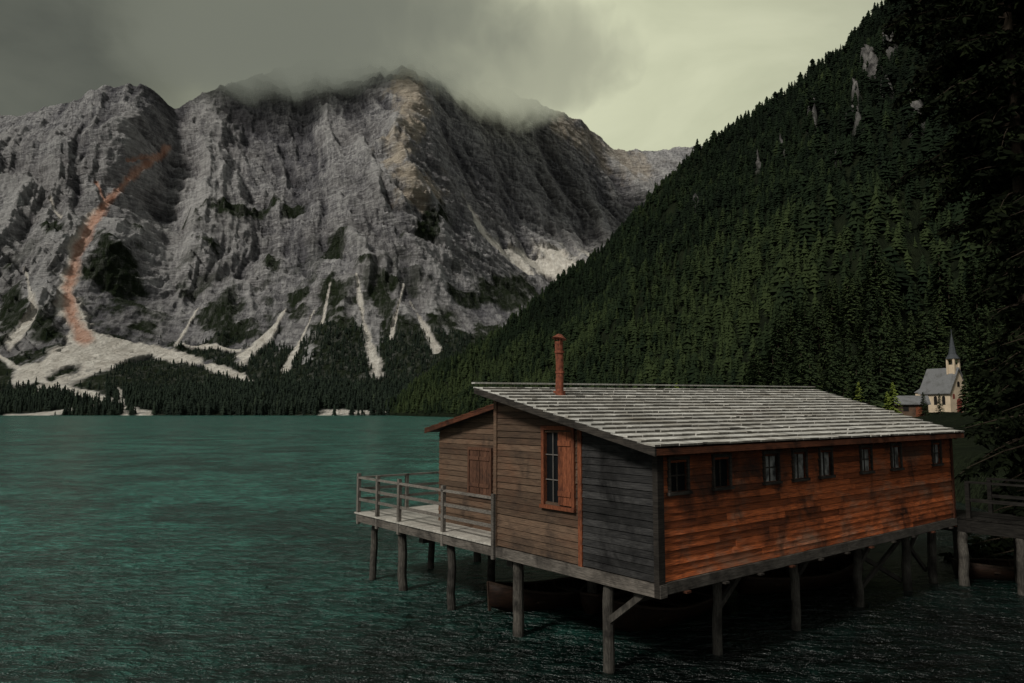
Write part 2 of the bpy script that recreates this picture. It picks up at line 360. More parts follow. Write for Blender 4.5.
for a in range(HX.shape[0]):
    for c in range(HX.shape[1]):
        if HROCK[a,c]>0:
            HZ[a,c]+=HROCK[a,c]*(8*rmf((HX[a,c]/14,HY[a,c]/14,HZ[a,c]/30),.8,2.1,4,1,2)); 
m,nt,b=newmat('forest_floor')
tcg=N(nt,'ShaderNodeNewGeometry').outputs['Position']
n=noi(nt,mpg((1,1,1)),.06,6,.7); n2=noi(nt,mpg((1,1,.4)),.2,6,.7)
col=mix(nt,ramp(nt,n,[(.35,0),(.7,1)]),(.006,.009,.005),(.016,.021,.010))
col=mix(nt,attr(nt,'rock'),col,mix(nt,ramp(nt,n2,[(.4,0),(.62,1)]),(.035,.034,.033),(.17,.162,.155)))
L(nt,col,b.inputs['Base Color']); b.inputs['Roughness'].default_value=1; b.inputs['Specular IOR Level'].default_value=.05
bump(nt,b,n2,1,4)
grid_mesh('hill',np.stack([HX,HY,HZ],-1),[m],{'rock':HROCK},kind='structure',label='steep dark forested hillside beside the lake',category='hill')

# ------------------------------------------------------------ TREES
def foliage(name,ca,cb,cc):
    m,nt,b=newmat(name)
    oi=N(nt,'ShaderNodeObjectInfo'); t=attr(nt,'tone')
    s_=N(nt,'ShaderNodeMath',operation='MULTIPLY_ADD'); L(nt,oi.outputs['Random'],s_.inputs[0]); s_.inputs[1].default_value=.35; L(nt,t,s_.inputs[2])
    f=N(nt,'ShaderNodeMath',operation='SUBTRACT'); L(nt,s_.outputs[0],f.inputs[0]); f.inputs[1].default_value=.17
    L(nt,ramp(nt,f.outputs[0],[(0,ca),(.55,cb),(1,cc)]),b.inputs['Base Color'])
    b.inputs['Roughness'].default_value=.9; b.inputs['Specular IOR Level'].default_value=.05
    return m
LEAF=foliage('spruce_needles',(.004,.0065,.0042),(.009,.0155,.0075),(.026,.037,.014))
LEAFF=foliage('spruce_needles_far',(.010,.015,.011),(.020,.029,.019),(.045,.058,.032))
LEAFN=foliage('spruce_needles_near',(.009,.014,.008),(.022,.033,.014),(.052,.070,.024))
DARK=foliage('dark_needles',(.0015,.0022,.0013),(.0035,.0048,.0022),(.009,.011,.0045))
MID=foliage('green_needles',(.003,.0045,.002),(.008,.0115,.0045),(.024,.031,.010))
LARCH=foliage('larch_needles',(.07,.10,.018),(.12,.15,.03),(.19,.21,.045))
BARK=plain('bark',(.035,.027,.02),.95,.4,6,spec=.05)
def lowtree(rng,tiers,seg):
    vs=[];fs=[]; pw_=rng.uniform(.4,.95)
    for k in range(tiers):
        t=k/tiers; z0=.08+.92*t; r=(1-t)**pw_*.5*rng.uniform(.7,1.25)*.42
        zt=z0+.9/tiers*1.6 
        if k==tiers-1: zt=1.0
        o=len(vs); vs.append((rng.uniform(-.015,.015),rng.uniform(-.015,.015),min(zt,1)))
        ph=rng.uniform(0,6)
        for i in range(seg*2):
            an=ph+math.pi*i/seg+rng.uniform(-.25,.25); rr=r*(rng.uniform(.8,1.4) if i%2==0 else rng.uniform(.3,.65))
            vs.append((rr*math.cos(an),rr*math.sin(an),z0-(.03 if i%2==0 else -.01)+rng.uniform(-.03,.03)))
        for i in range(seg*2): fs.append((o,o+1+i,o+1+(i+1)%(seg*2)))
    return np.array(vs),np.array(fs)
def scatter_arrays(P,variants,scales,widths,tones,rots):
    V=[];Fc=[];T=[];off=0
    for i in range(len(P)):
        v,f=variants[i%len(variants)]
        c,s_=math.cos(rots[i]),math.sin(rots[i]); h=scales[i]; wd=h*widths[i]
        q=np.empty_like(v); q[:,0]=(v[:,0]*c-v[:,1]*s_)*wd+P[i,0]; q[:,1]=(v[:,0]*s_+v[:,1]*c)*wd+P[i,1]; q[:,2]=v[:,2]*h+P[i,2]-.3
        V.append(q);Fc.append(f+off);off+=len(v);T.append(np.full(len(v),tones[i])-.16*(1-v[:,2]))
    return np.concatenate(V),np.concatenate(Fc),np.concatenate(T)
def tri_mesh(name,V,Fc,T,mats,**props):
    me=bpy.data.meshes.new(name); me.vertices.add(len(V)); me.vertices.foreach_set('co',V.reshape(-1).astype(np.float32))
    me.loops.add(Fc.size); me.loops.foreach_set('vertex_index',Fc.reshape(-1).astype(np.int32))
    me.polygons.add(len(Fc)); me.polygons.foreach_set('loop_start',np.arange(0,Fc.size,3,dtype=np.int32)); me.polygons.foreach_set('loop_total',np.full(len(Fc),3,dtype=np.int32))
    me.update(calc_edges=True)
    a=me.attributes.new('tone','FLOAT','POINT'); a.data.foreach_set('value',T.astype(np.float32))
    for m_ in mats: me.materials.append(m_)
    o=bpy.data.objects.new(name,me); COL.objects.link(o)
    for k,v in props.items(): o[k]=v
    return o
def sample(PX3,count,rng,wmask):
    a=PX3[:-1,:-1];b_=PX3[:-1,1:];c_=PX3[1:,:-1];d_=PX3[1:,1:]
    area=np.linalg.norm(np.cross(b_-a,c_-a),axis=-1)*wmask[:-1,:-1]
    p=area.ravel()/area.sum(); idx=rng.choice(p.size,count,p=p)
    i,j=np.unravel_index(idx,area.shape); u=rng.rand(count,1);v=rng.rand(count,1)
    return a[i,j]*(1-u)*(1-v)+b_[i,j]*u*(1-v)+c_[i,j]*(1-u)*v+d_[i,j]*u*v
H3=np.stack([HX,HY,HZ],-1)
CHX,CHY=73.3,125.0
hmask=((hpx>375)&(hpx<1300)&(HY>40)&(HZ>1.2)).astype(float)*(1-np.clip(HROCK*1.4,0,.9))
hp=sample(H3,24000,R,hmask)
ppx=512+F*hp[:,0]/hp[:,1]
dist=np.hypot(hp[:,0],hp[:,1])
keep=~(((ppx>868)&(ppx<985)&(hp[:,1]<CHY+9))|(np.hypot(hp[:,0]-CHX,hp[:,1]-CHY)<10)|((hp[:,1]<60)&(ppx<985)))
hp=hp[keep];dist=dist[keep];ppx=ppx[keep]
order=np.argsort(dist); hp=hp[order];dist=dist[order];ppx=ppx[order]
cell={};kk=[]
for i in range(len(hp)):
    key=(int(hp[i,0]//2.5),int(hp[i,1]//2.5))
    if key in cell: continue
    cell[key]=1;kk.append(i)
hp=hp[kk];dist=dist[kk];ppx=ppx[kk]
sz=R.uniform(3,10,len(hp))*np.where(R.rand(len(hp))<.1,1.4,1)
dens=np.array([noise.noise((p[0]/60,p[1]/60,1))+.5*noise.noise((p[0]/22,p[1]/22,4)) for p in hp])
lowl=np.clip((100-hp[:,2])/80,0,1)*np.clip((hp[:,1]-130)/100,0,1)*np.clip((230-hp[:,0])/150,0,1)
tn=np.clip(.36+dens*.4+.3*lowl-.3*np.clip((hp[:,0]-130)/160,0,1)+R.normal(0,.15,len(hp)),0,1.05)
inview=np.where((ppx>385)&(ppx<1024))[0][:300]
rest=np.setdiff1d(np.arange(len(hp)),inview)
variants=[lowtree(R,8,5) for _ in range(24)]
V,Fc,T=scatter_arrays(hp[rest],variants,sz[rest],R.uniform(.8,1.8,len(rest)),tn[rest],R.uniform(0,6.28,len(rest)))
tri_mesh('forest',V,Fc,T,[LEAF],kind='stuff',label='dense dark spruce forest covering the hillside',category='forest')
def spruce_mesh(name,rng,h=1.0,nb=150,mats=None,rad=.2,sub=5):
    mb=MB(); 
    mb.cyl((0,0,-.02),(0,0,.97),.016,.003,6,.4,1,4,.004,caps=False)
    for i in range(nb):
        t=.07+.93*(i/nb)**.95; an=rng.uniform(0,6.28); ln=rad*(1-t)**.75*rng.uniform(.6,1.2)+.012
        dr=rng.uniform(-.25,-.05)-.15*(1-t); c,s_=math.cos(an),math.sin(an)
        root=np.array([0,0,t]); 
        for k in range(sub):
            f0=rng.uniform(.0,.75); f1=min(1.05,f0+rng.uniform(.3,.5)); wd=.022*(1.3-f0)+.008
            side=np.array([-s_,c,0])*rng.uniform(-1,1)*ln*.45*f1
            p0=root+np.array([c,s_,dr])*ln*f0; p1=root+np.array([c,s_,dr])*ln*f1+side+np.array([0,0,rng.uniform(-.012,.004)])
            nn=np.array([-s_,c,rng.uniform(-.5,.5)])*wd
            mb.add([p0-nn*.6,p0+nn*.6,p1+nn*.25,p1-nn*.25-np.array([0,0,.012])],[(0,1,2,3)],rng.uniform(.25,.65)*(.6+.5*f1))
    me=bpy.data.meshes.new(name); me.from_pydata(mb.v,[],mb.f)
    for m_ in mats: me.materials.append(m_)
    me.polygons.foreach_set('material_index',mb.m)
    a=me.attributes.new('tone','FLOAT','POINT'); a.data.foreach_set('value',mb.t); me.update()
    return me
sm=[spruce_mesh('spruce_mesh',R,mats=[LEAFN,BARK],rad=.16+.025*i) for i in range(6)]
sl_=spruce_mesh('larch_mesh',R,mats=[LARCH,BARK],rad=.24)
for n_,i in enumerate(inview):
    o=bpy.data.objects.new('spruce_tree',sm[n_%6]); COL.objects.link(o)
    o.location=(hp[i,0],hp[i,1],hp[i,2]-.2); hgt=sz[i]*1.15+2; o.scale=(hgt*1.05,hgt*1.05,hgt); o.rotation_euler=(0,0,random.uniform(0,6))
    o['label']='dark green spruce tree on the forested hillside'; o['category']='tree'; o['group']='spruces on the hillside'
def ground_z(x,y):
    k=np.argmin((HX-x)**2+(HY-y)**2); return HZ.ravel()[k]
for (px_,Yd_,hh) in [(806,138,11),(815,145,9),(892,88,5.6),(886,92,4.8),(676,205,15),(740,190,12),(858,120,7)]:
    x=(px_-512)/F*Yd_
    o=bpy.data.objects.new('larch_tree',sl_); COL.objects.link(o); o.location=(x,Yd_,ground_z(x,Yd_)-.2); o.scale=(hh*1.1,hh*1.1,hh)
    o['label']='light yellow-green larch tree at the forest edge'; o['category']='tree'; o['group']='larches at the forest edge'
for (px_,Yd_,hh) in [(974,105,10),(982,98,12),(922,104,3.6),(938,100,3.0),(990,110,13),(964,98,5.2)]:
    x=(px_-512)/F*Yd_
    o=bpy.data.objects.new('spruce_tree',sm[1]); COL.objects.link(o); o.location=(x,Yd_,ground_z(x,Yd_)-.2); o.scale=(hh*1.15,hh*1.15,hh)
    o['label']='dark spruce tree growing beside the chapel'; o['category']='tree'; o['group']='spruces around the chapel'
mmask=((PX>-120)&(PX<470)&(PY>335)&(PY<416)).astype(float)*(1-np.clip(scree*1.3,0,1))*(1-np.clip(red*2,0,1))*np.where(PY>388,3,np.clip(veg,0.02,1))
mmask*=np.where((PX<105)&(PY<394),.25,1)
fp=sample(Pm,8000,R,mmask)
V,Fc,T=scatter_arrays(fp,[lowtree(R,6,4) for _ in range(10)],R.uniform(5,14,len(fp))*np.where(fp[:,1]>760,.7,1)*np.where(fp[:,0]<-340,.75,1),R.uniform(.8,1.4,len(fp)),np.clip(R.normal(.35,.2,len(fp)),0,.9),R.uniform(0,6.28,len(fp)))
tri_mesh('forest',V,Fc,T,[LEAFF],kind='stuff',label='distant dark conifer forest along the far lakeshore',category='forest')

def big_tree(loc,h,prof,seed,nb=230,label='',cs=1.0,leaf=None,z0=2.0):
    rng=np.random.RandomState(seed); random.seed(seed)
    root=empty('conifer_tree',loc,0,label=label,category='tree',group='dark conifers on the near bank')
    tb=MB(); tb.cyl((0,0,-.5),(0,0,h*.97),.38,.04,10,1,0,14,.03,caps=False)
    lb=MB()
    for i in range(nb):
        z=z0+(h-z0-.2)*(i+rng.rand())/nb; r=prof(z)*rng.uniform(.5,1.1)
        an=rng.uniform(0,6.28); c,s_=math.cos(an),math.sin(an); drp=rng.uniform(.1,.45)
        def pt(f): return Vector((c*r*f,s_*r*f,z-drp*r*f*f+.12*r*f*(1-f)))
        last=pt(0)
        for k in range(1,5):
            q=pt(k/4); tb.cyl(last,q,.05*(1.15-k/4)+.01,.05*(1.0-k/4)+.006,5,.8,0,1,0,False); last=q
        nclump=int(12+r*12)
        for k in range(nclump):
            f=rng.uniform(.15,1.03); bp=pt(f); wd=(1.02-f)*.35*r+.12
            sd=rng.uniform(-1,1); cpnt=bp+Vector((-s_,c,0))*sd*wd+Vector((c,s_,0))*rng.uniform(-.1,.15)
            cpnt.z-=rng.uniform(0,.25)+abs(sd)*.12
            tn_=rng.uniform(.1,.75)
            for _ in range(4):
                dv=Vector((rng.normal(),rng.normal(),rng.normal()*.5-.6)).normalized()*rng.uniform(.2,.5)*cs
                pw=dv.cross(Vector((rng.normal(),rng.normal(),rng.normal()))).normalized()*rng.uniform(.035,.07)*cs
                lb.add([cpnt-pw,cpnt+pw,cpnt+dv*.6+pw*1.1,cpnt+dv,cpnt+dv*.6-pw*1.1],[(0,1,2,3,4)],tn_)
    mk('trunk',tb,[BARK],root); mk('crown',lb,[leaf or DARK],root)
def profA(z): return np.interp(z,[0,6,11,15,21,28,36],[.6,1.6,2.6,5.6,8.4,8.0,.5])
def profB(z): return np.interp(z,[0,1,3.2,5,10,16,20],[2,5.0,5.8,4.8,3.0,2.0,.3])
def profE(z): return np.interp(z,[0,4,9,14,20,28,34],[.8,2.2,2.0,2.8,5.0,5.0,.3])
big_tree((28.0,38,ground_z(28.0,38)-.2),36,profA,3,240,'tall dark conifer with drooping boughs on the bank',1.1)
big_tree((17.3,21.2,ground_z(17.3,21.2)-.2),19,profB,5,340,'dark green conifer with boughs hanging over the walkway',.75,MID,.6)
big_tree((37.0,46,ground_z(37,46)-.2),38,profA,9,240,'tall dark conifer with drooping boughs on the bank',1.4)
big_tree((21.9,31,ground_z(21.9,31)-.2),34,profE,12,240,'tall dark conifer with drooping boughs on the bank',1.0,MID)
random.seed(21)

# ------------------------------------------------------------ BOATHOUSE
M_LONG=wood('red_boards',(.085,.021,.009),(.50,.130,.038),(1.0,1.0,26),(.016,.010,.008),.50,.68,.85,.6,bleach=(.30,.18,.12),bl=(.52,.70),spec=.3,stain_map=(1.1,1.1,.9),blmap=(.7,.7,1.6))
M_GAB=wood('grey_brown_boards',(.048,.031,.021),(.145,.094,.061),(1.2,1.2,30),(.018,.014,.012),.50,.70,.9,bleach=(.135,.070,.042),bl=(.48,.72))
M_DRK=wood('dark_grey_boards',(.010,.010,.011),(.052,.051,.049),(1.2,1.2,34),(.006,.006,.006),.44,.66,1.4,spec=.12)
M_POST=wood('weathered_post',(.022,.020,.017),(.11,.10,.085),(26,26,2.0),(.009,.008,.007),.45,.66,2.0,gb=1.0)
M_BEAM=wood('weathered_beam',(.045,.040,.034),(.17,.15,.13),(1.5,1.5,30),(.017,.015,.013),.46,.70,1.5)
M_RAIL=wood('railing_wood',(.07,.062,.054),(.22,.20,.175),(4,4,30),(.03,.026,.022),.5,.75,1.5)
M_DECK=wood('deck_boards',(.26,.245,.215),(.50,.475,.43),(12,1.2,12),(.12,.11,.095),.55,.75,1.2)
M_PIER=wood('pier_boards',(.008,.0075,.007),(.026,.024,.021),(12,1.2,12),(.006,.005,.005),.5,.75,1.2,spec=.03)
M_FRAME=wood('frame_wood',(.085,.026,.012),(.21,.07,.032),(14,14,3),(.018,.009,.008),.5,.75,2.0)
M_SHING=wood('shingles',(.30,.295,.27),(.60,.585,.54),(6,1.6,3),(.20,.18,.145),.46,.72,1.4,gb=1.0)
M_BUTT=wood('shingle_ends',(.09,.083,.072),(.20,.185,.16),(18,1.6,3),(.06,.054,.045),.5,.7,1.3)  # darkened to paint the shadow line under each shingle course
M_EDGE=wood('fascia_wood',(.02,.018,.016),(.075,.065,.055),(1,1,20),(.010,.009,.008),.5,.7,1.5,spec=.12)
M_EAVE=wood('eave_wood',(.05,.018,.010),(.125,.044,.022),(1,1,20),(.014,.009,.007),.46,.7,1.5,spec=.15)
M_RUST=plain('rusty_iron',(.15,.045,.024),.9,.65,11)
M_WHITE=plain('painted_bar',(.11,.10,.09),.6,.2,5)
m,nt,b=newmat('window_glass'); b.inputs['Base Color'].default_value=(.005,.006,.007,1); b.inputs['Roughness'].default_value=.35; b.inputs['Specular IOR Level'].default_value=.15
g_=noi(nt,coords(nt,(1,1,1)),3,2,.5); bump(nt,b,g_,.1,.02); M_GLASS=m
m,nt,b=newmat('dusty_glass'); gg=noi(nt,coords(nt,(1,1,1)),4,4,.6); L(nt,mix(nt,ramp(nt,gg,[(.38,0),(.58,1)]),(.03,.03,.03),(.30,.305,.29)),b.inputs['Base Color']); b.inputs['Roughness'].default_value=.35; b.inputs['Specular IOR Level'].default_value=.3; M_DUST=m
M_INT=plain('dark_interior',(.02,.017,.014),.95,.2,3)

C=(2.45,12.6,0); RZ=math.atan2(.625,.781)
BH=empty('boathouse',C,RZ,label='weathered red-brown wooden boathouse on stilts in the lake',category='boathouse')
ZF=1.98; ZB=1.74; LEN=12.0; WID=4.44; DY=10.75
def roof_top(x,y): return 4.31+.2216*(y+.35)+.17*(x/12.3)*max(0,y)/4.6
def board_wall(mb,axis,const,out,a0,a1,zb,A,B,ph,holes=(),zmax=9,tr_=(.55,1.35),tf=None):
    z=zb
    while z<zmax:
        z1=z+ph-.006
        def rng_(zz):
            lo,hi=a0,a1
            if abs(B)<1e-6:
                return (lo,hi) if zz<=A+1e-6 else None
            if B>0: lo=max(lo,(zz-A)/B)
            else: hi=min(hi,(zz-A)/B)
            return (lo,hi) if lo<hi else None
        r0=rng_(z)
        if r0 is None: break
        if abs(B)<1e-6: z1=min(z1,A); r1=r0
        else:
            r1=rng_(z1)
            if r1 is None: r1=((r0[1]-.01,r0[1]) if B>0 else (r0[0],r0[0]+.01)); z1=min(z1,A+B*(r0[1] if B>0 else r0[0]))
        zc=(z+z1)/2
        segs=[(r0[0],r0[1],r1[0],r1[1])]
        for (h0,h1,hz0,hz1) in holes:
            if hz0<zc<hz1:
                ns=[]
                for (p,q,p1,q1) in segs:
                    if h0>=q or h1<=p: ns.append((p,q,p1,q1)); continue
                    if h0>p: ns.append((p,h0,max(p1,p),h0))
                    if h1<q: ns.append((h1,q,h1,q1))
                segs=ns
        fin=[]
        for (p,q,p1,q1) in segs:
            while q-p>4.2:
                c=p+random.uniform(1.2,3.6); fin.append((p,c-.003,p1,c-.003)); p=c;p1=c
            fin.append((p,q,p1,q1))
        for (p,q,p1,q1) in fin:
            o=random.uniform(0,.012); th=.03; lap=.014; tone=random.uniform(*tr_)*(tf(zc) if tf else 1); w1=random.uniform(-.004,.004)
            ob=const+out*(th+o+lap); ot=const+out*(th+o-.004); inn=const
            if axis=='x': pts=[(p,inn,z),(q,inn,z),(q,ob,z+w1),(p,ob,z-w1),(p1,inn,z1),(q1,inn,z1),(q1,ot,z1),(p1,ot,z1)]
            else: pts=[(inn,p,z),(inn,q,z),(ob,q,z+w1),(ob,p,z-w1),(inn,p1,z1),(inn,q1,z1),(ot,q1,z1),(ot,p1,z1)]
            mb.hexa(pts,tone)
        z+=ph
wx=[.51,1.75,3.37,4.41,5.45,7.25,8.77,11.1]; WW=.23; WZ0,WZ1=3.45,3.99
holes=[(c-WW,c+WW,WZ0,WZ1) for c in wx]
mb=MB(); board_wall(mb,'x',0,-1,0.02,LEN,ZF,4.2,0,.123,holes,tr_=(.45,1.45),tf=lambda z:float(np.interp(z,[2,3.2,3.7,4.2],[1.3,1.15,.75,.4]))); mk('wall',mb,[M_LONG],BH,label='red-brown plank wall with dark water stains')  # boards toned darker toward the eave, painting in its shade
A=roof_top(0,0)-.13; B=.2216
mb=MB(); board_wall(mb,'y',0,-1,0.02,1.76,ZF,A,B,.125); mk('wall',mb,[M_DRK],BH,label='dark grey weathered plank wall section')
mb=MB(); board_wall(mb,'y',0,-1,1.86,WID,ZF,A,B,.135,[(1.98,2.84,3.0,4.46)]); mk('wall',mb,[M_GAB],BH,label='grey-brown plank wall section with tall window')
LX=.9; LY=8.05
def lt(y): return 5.0+.21*(5.42-y)
mb=MB(); board_wall(mb,'y',LX,-1,WID+.02,LY,ZF,lt(0)-.12,-.21,.135); mk('wall',mb,[M_GAB],BH,label='brown plank wall of the recessed side section')
mb=MB(); board_wall(mb,'x',LY,1,LX,LEN,ZF,lt(LY)-.12,0,.15); mk('wall',mb,[M_GAB],BH)
mkbox('wall',[M_GAB],BH,0,LX,WID-.03,WID,ZF,5.1)
mb=MB(); board_wall(mb,'y',LEN,1,0.02,WID,ZF,A,B,.15); board_wall(mb,'y',LEN,1,WID,LY,ZF,lt(0)-.12,-.21,.15); mk('wall',mb,[M_LONG],BH)
mkbox('lining',[M_INT],BH,.06,LEN-.05,.06,.09,ZF,4.15); mkbox('lining',[M_INT],BH,.06,.09,.1,WID-.1,ZF,4.3)
mb=MB(); mb.box(-.09,.07,-.09,.02,ZB+.0,4.22,.5); mk('corner_board',mb,[M_EDGE],BH)
mb=MB(); mb.box(-.07,0,1.76,1.86,ZB+.1,A+B*1.8-.02,1.1); mk('trim_board',mb,[M_FRAME],BH,label='reddish vertical trim board')
mb=MB(); mb.box(-.075,.0,WID-.07,WID+.03,ZB+.1,A+B*WID-.03,1.2); mk('trim_board',mb,[M_GAB],BH)
mb=MB(); mb.box(LEN-.02,LEN+.08,-.08,.02,ZB,4.22,.8); mk('corner_board',mb,[M_EAVE],BH)
mb=MB(); mb.box(.02,LEN,.02,LY,ZF-.09,ZF-.01); mk('floor',mb,[M_INT],BH)
for i,c in enumerate(wx):
    W_=MB(); f=.055
    W_.box(c-WW-f,c+WW+f,-.085,-.0,WZ1,WZ1+f+.01); W_.box(c-WW-f-.02,c+WW+f+.02,-.11,-.0,WZ0-f,WZ0-.002)
    W_.box(c-WW-f,c-WW,-.08,.01,WZ0,WZ1-.002); W_.box(c+WW,c+WW+f,-.08,.01,WZ0,WZ1-.002)
    win=mk('window',W_,[M_EDGE],BH,label=('small square window with dark frame' if i<2 else 'small square window with dark frame and dusty pane'))
    mb=MB(); mb.box(c-WW,c+WW,.0,.01,WZ0,WZ1); mk('pane',mb,[M_GLASS if i in(0,1) else M_DUST],win)
    mb=MB(); mb.box(c-.013,c+.013,-.02,-.002,WZ0,WZ1)
    if i in (0,2,5,7): mb.box(c-WW,c-.015,-.02,-.002,(WZ0+WZ1)/2-.012,(WZ0+WZ1)/2+.012); mb.box(c+.015,c+WW,-.02,-.002,(WZ0+WZ1)/2-.012,(WZ0+WZ1)/2+.012)
    mk('glazing_bar',mb,[M_EDGE],win)
mb=MB(); y0,y1,z0,z1=1.98,2.84,3.0,4.46; ym=2.38
mb.box(-.09,0,y0-.04,y0+.03,z0,z1-.002); mb.box(-.09,0,y1-.03,y1+.05,z0,z1-.002); mb.box(-.095,0,y0-.05,y1+.06,z1,z1+.08); mb.box(-.12,0,y0-.06,y1+.07,z0-.07,z0-.002)
win=mk('window',mb,[M_FRAME],BH,label='tall barred window in reddish wooden frame')
mb=MB(); mb.box(.0,.01,ym-.05,y1-.03,z0,z1); mk('pane',mb,[M_GLASS],win)
mb=MB()
for k in (1,2): 
    zz=z0+(z1-z0)*k/3; mb.box(-.03,-.01,ym,y1-.03,zz-.009,zz+.009)
mb.box(-.032,-.012,(ym+y1)/2-.025,(ym+y1)/2-.008,z0,z1)
mk('glazing_bar',mb,[M_WHITE],win)
mb=MB()
for k in range(3):
    a_=y0+.04+k*.125; mb.box(-.085,-.055,a_,a_+.118,z0+.03,z1-.03,random.uniform(.7,1.2))
mb.box(-.105,-.087,y0+.05,ym-.0,z0+.2,z0+.3,1.1); mb.box(-.105,-.087,y0+.05,ym-.0,z1-.3,z1-.2,1.1)
mk('shutter',mb,[M_FRAME],win,label='open reddish board shutter')
mb=MB(); y0,y1,z0,z1=5.78,6.62,2.85,3.88
mb.box(LX-.1,LX-.04,y0-.06,y1+.06,z1,z1+.07); mb.box(LX-.12,LX-.04,y0-.07,y1+.07,z0-.07,z0-.003); mb.box(LX-.1,LX-.04,y0-.06,y0,z0,z1-.003); mb.box(LX-.1,LX-.04,y1,y1+.06,z0,z1-.003)
M_SHUT=wood('shutter_wood',(.05,.024,.015),(.125,.06,.036),(14,14,3),(.018,.011,.009),.5,.75,2.0)
win=mk('window',mb,[M_SHUT],BH,label='window closed with brown double shutters')
for s0 in (y0,(y0+y1)/2):
    mb=MB()
    for k in range(3):
        a_=s0+.01+k*.135; mb.box(LX-.08,LX-.05,a_,a_+.127,z0,z1-.004,random.uniform(.7,1.2))
    mb.box(LX-.1,LX-.082,s0+.02,s0+.40,z0+.15,z0+.24,1); mb.box(LX-.1,LX-.082,s0+.02,s0+.40,z1-.24,z1-.15,1)
    mk('shutter',mb,[M_SHUT],win)
# roof (its far edge runs slightly skewed)
RX0,RX1,RY0,RY1=-.45,12.2,-.35,4.68
def rx1(y): return RX1+.28*max(0,y-RY0)
mb=MB()
a,bq=RY0+.04,RY1
p=[(RX0+.05,a,roof_top(0,a)-.15),(rx1(a)-.05,a,roof_top(12.3,a)-.15),(rx1(bq)-.05,bq,roof_top(12.3,bq)-.15),(RX0+.05,bq,roof_top(0,bq)-.15)]
mb.hexa(p+[(x,y,z+.05) for x,y,z in p],.8)
roof=mk('roof',mb,[M_EAVE],BH,label='shed roof of weathered pale grey wooden shingles')
mb=MB(); nco=17; st=(RY1-RY0)/nco
MI=(1,0,1,0,0,0)
for c in range(nco):
    yb=RY0+c*st; x=RX0; base=random.uniform(.9,1.1); xend=rx1(yb)
    while x<xend:
        wd=random.uniform(.12,.4); xe=min(x+wd,xend)
        ys=yb-random.uniform(0,.014)-(.02 if random.random()<.06 else 0); ye=min(yb+st*1.3,RY1+.02); th=random.uniform(.030,.037); lift=random.uniform(.014,.020)+(.010 if random.random()<.05 else 0)
        zb=roof_top(x,ys)-.07+lift; zt=roof_top(x,ye)-.085
        if ye-yb<.1: break
        tone=base*random.uniform(.8,1.16)*(.7 if random.random()<.06 else 1)
        mb.hexa([(x,ys,zb),(xe-.003,ys,zb),(xe-.003,ye,zt-.01),(x,ye,zt-.01),(x,ys,zb+th),(xe-.003,ys,zb+th),(xe-.003,ye,zt+.012),(x,ye,zt+.012)],tone,MI)
        x+=wd
mk('shingle_covering',mb,[M_SHING,M_BUTT],roof)
mkbeam('ridge_board',[M_SHING],roof,(RX0-.02,RY1+.0,roof_top(0,RY1)+.01),(rx1(RY1),RY1+.0,roof_top(rx1(RY1),RY1)+.01),.13,.035,.8)
for X0_,X1_ in ((RX0,RX0),(RX1-.04,rx1(RY1)-.04)):
    mb=MB(); p0=roof_top(X0_,RY0); p1=roof_top(X1_,RY1); dz0,dz1=-.21,-.075
    mb.hexa([(X0_,RY0,p0+dz0),(X0_+.04,RY0,p0+dz0),(X1_+.04,RY1,p1+dz0),(X1_,RY1,p1+dz0),(X0_,RY0,p0+dz1),(X0_+.04,RY0,p0+dz1),(X1_+.04,RY1,p1+dz1),(X1_,RY1,p1+dz1)],.8)
    mk('fascia_board',mb,[M_EDGE],roof,label='dark grey sloping roof edge board')
ez=roof_top(0,RY0)
mb=MB(); mb.box(RX0+.05,RX1-.05,RY0,RY0+.035,ez-.20,ez-.09,1.3)
mk('fascia_board',mb,[M_EAVE],roof,label='reddish eave board')
for k in range(21):
    x=.2+k*.58; mkbeam('rafter',[M_EAVE],roof,(x,RY0+.06,roof_top(x,RY0+.06)-.20),(x,WID-.1,roof_top(x,WID-.1)-.20),.08,.1,.9)
mb=MB(); RLY=8.3; RXB=rx1(RY1)
p=[(LX-.3,4.72,lt(4.72)-.08),(RXB,4.72,lt(4.72)-.08),(RXB,RLY,lt(RLY)-.08),(LX-.3,RLY,lt(RLY)-.08)]
mb.hexa([(x,y,z-.05) for x,y,z in p]+p,.6)
r2=mk('roof',mb,[M_EDGE],BH,label='lower side roof with thin dark rusty edge')
mb=MB()
for c in range(11):
    yb=RLY+.02-c*.335; x=LX-.33
    while x<RXB:
        wd=random.uniform(.12,.26); xe=min(x+wd,RXB); ye=max(yb-.44,4.7); ys=yb+random.uniform(-.02,.03)
        if ys-ye<.1: break
        mb.hexa([(x,ye,lt(ye)-.06),(xe-.006,ye,lt(ye)-.06),(xe-.006,ys,lt(ys)-.05),(x,ys,lt(ys)-.05),(x,ye,lt(ye)-.03),(xe-.006,ye,lt(ye)-.03),(xe-.006,ys,lt(ys)-.012),(x,ys,lt(ys)-.012)],random.uniform(.7,1.5))
        x+=wd
mk('shingle_covering',mb,[M_EAVE],r2)
mb=MB(); X_=LX-.34
mb.hexa([(X_,4.72,lt(4.72)-.15),(X_+.035,4.72,lt(4.72)-.15),(X_+.035,RLY,lt(RLY)-.15),(X_,RLY,lt(RLY)-.15),(X_,4.72,lt(4.72)-.065),(X_+.035,4.72,lt(4.72)-.065),(X_+.035,RLY,lt(RLY)-.065),(X_,RLY,lt(RLY)-.065)],1.0)
mk('fascia_board',mb,[M_EAVE],r2)
mb=MB(); mb.box(LX-.3,LEN,WID-.0,WID+.3,4.2,lt(WID)-.15); mk('upper_wall',mb,[M_GAB],BH)
mb=MB(); cx,cy=1.25,3.8; zb=roof_top(cx,cy)-.03
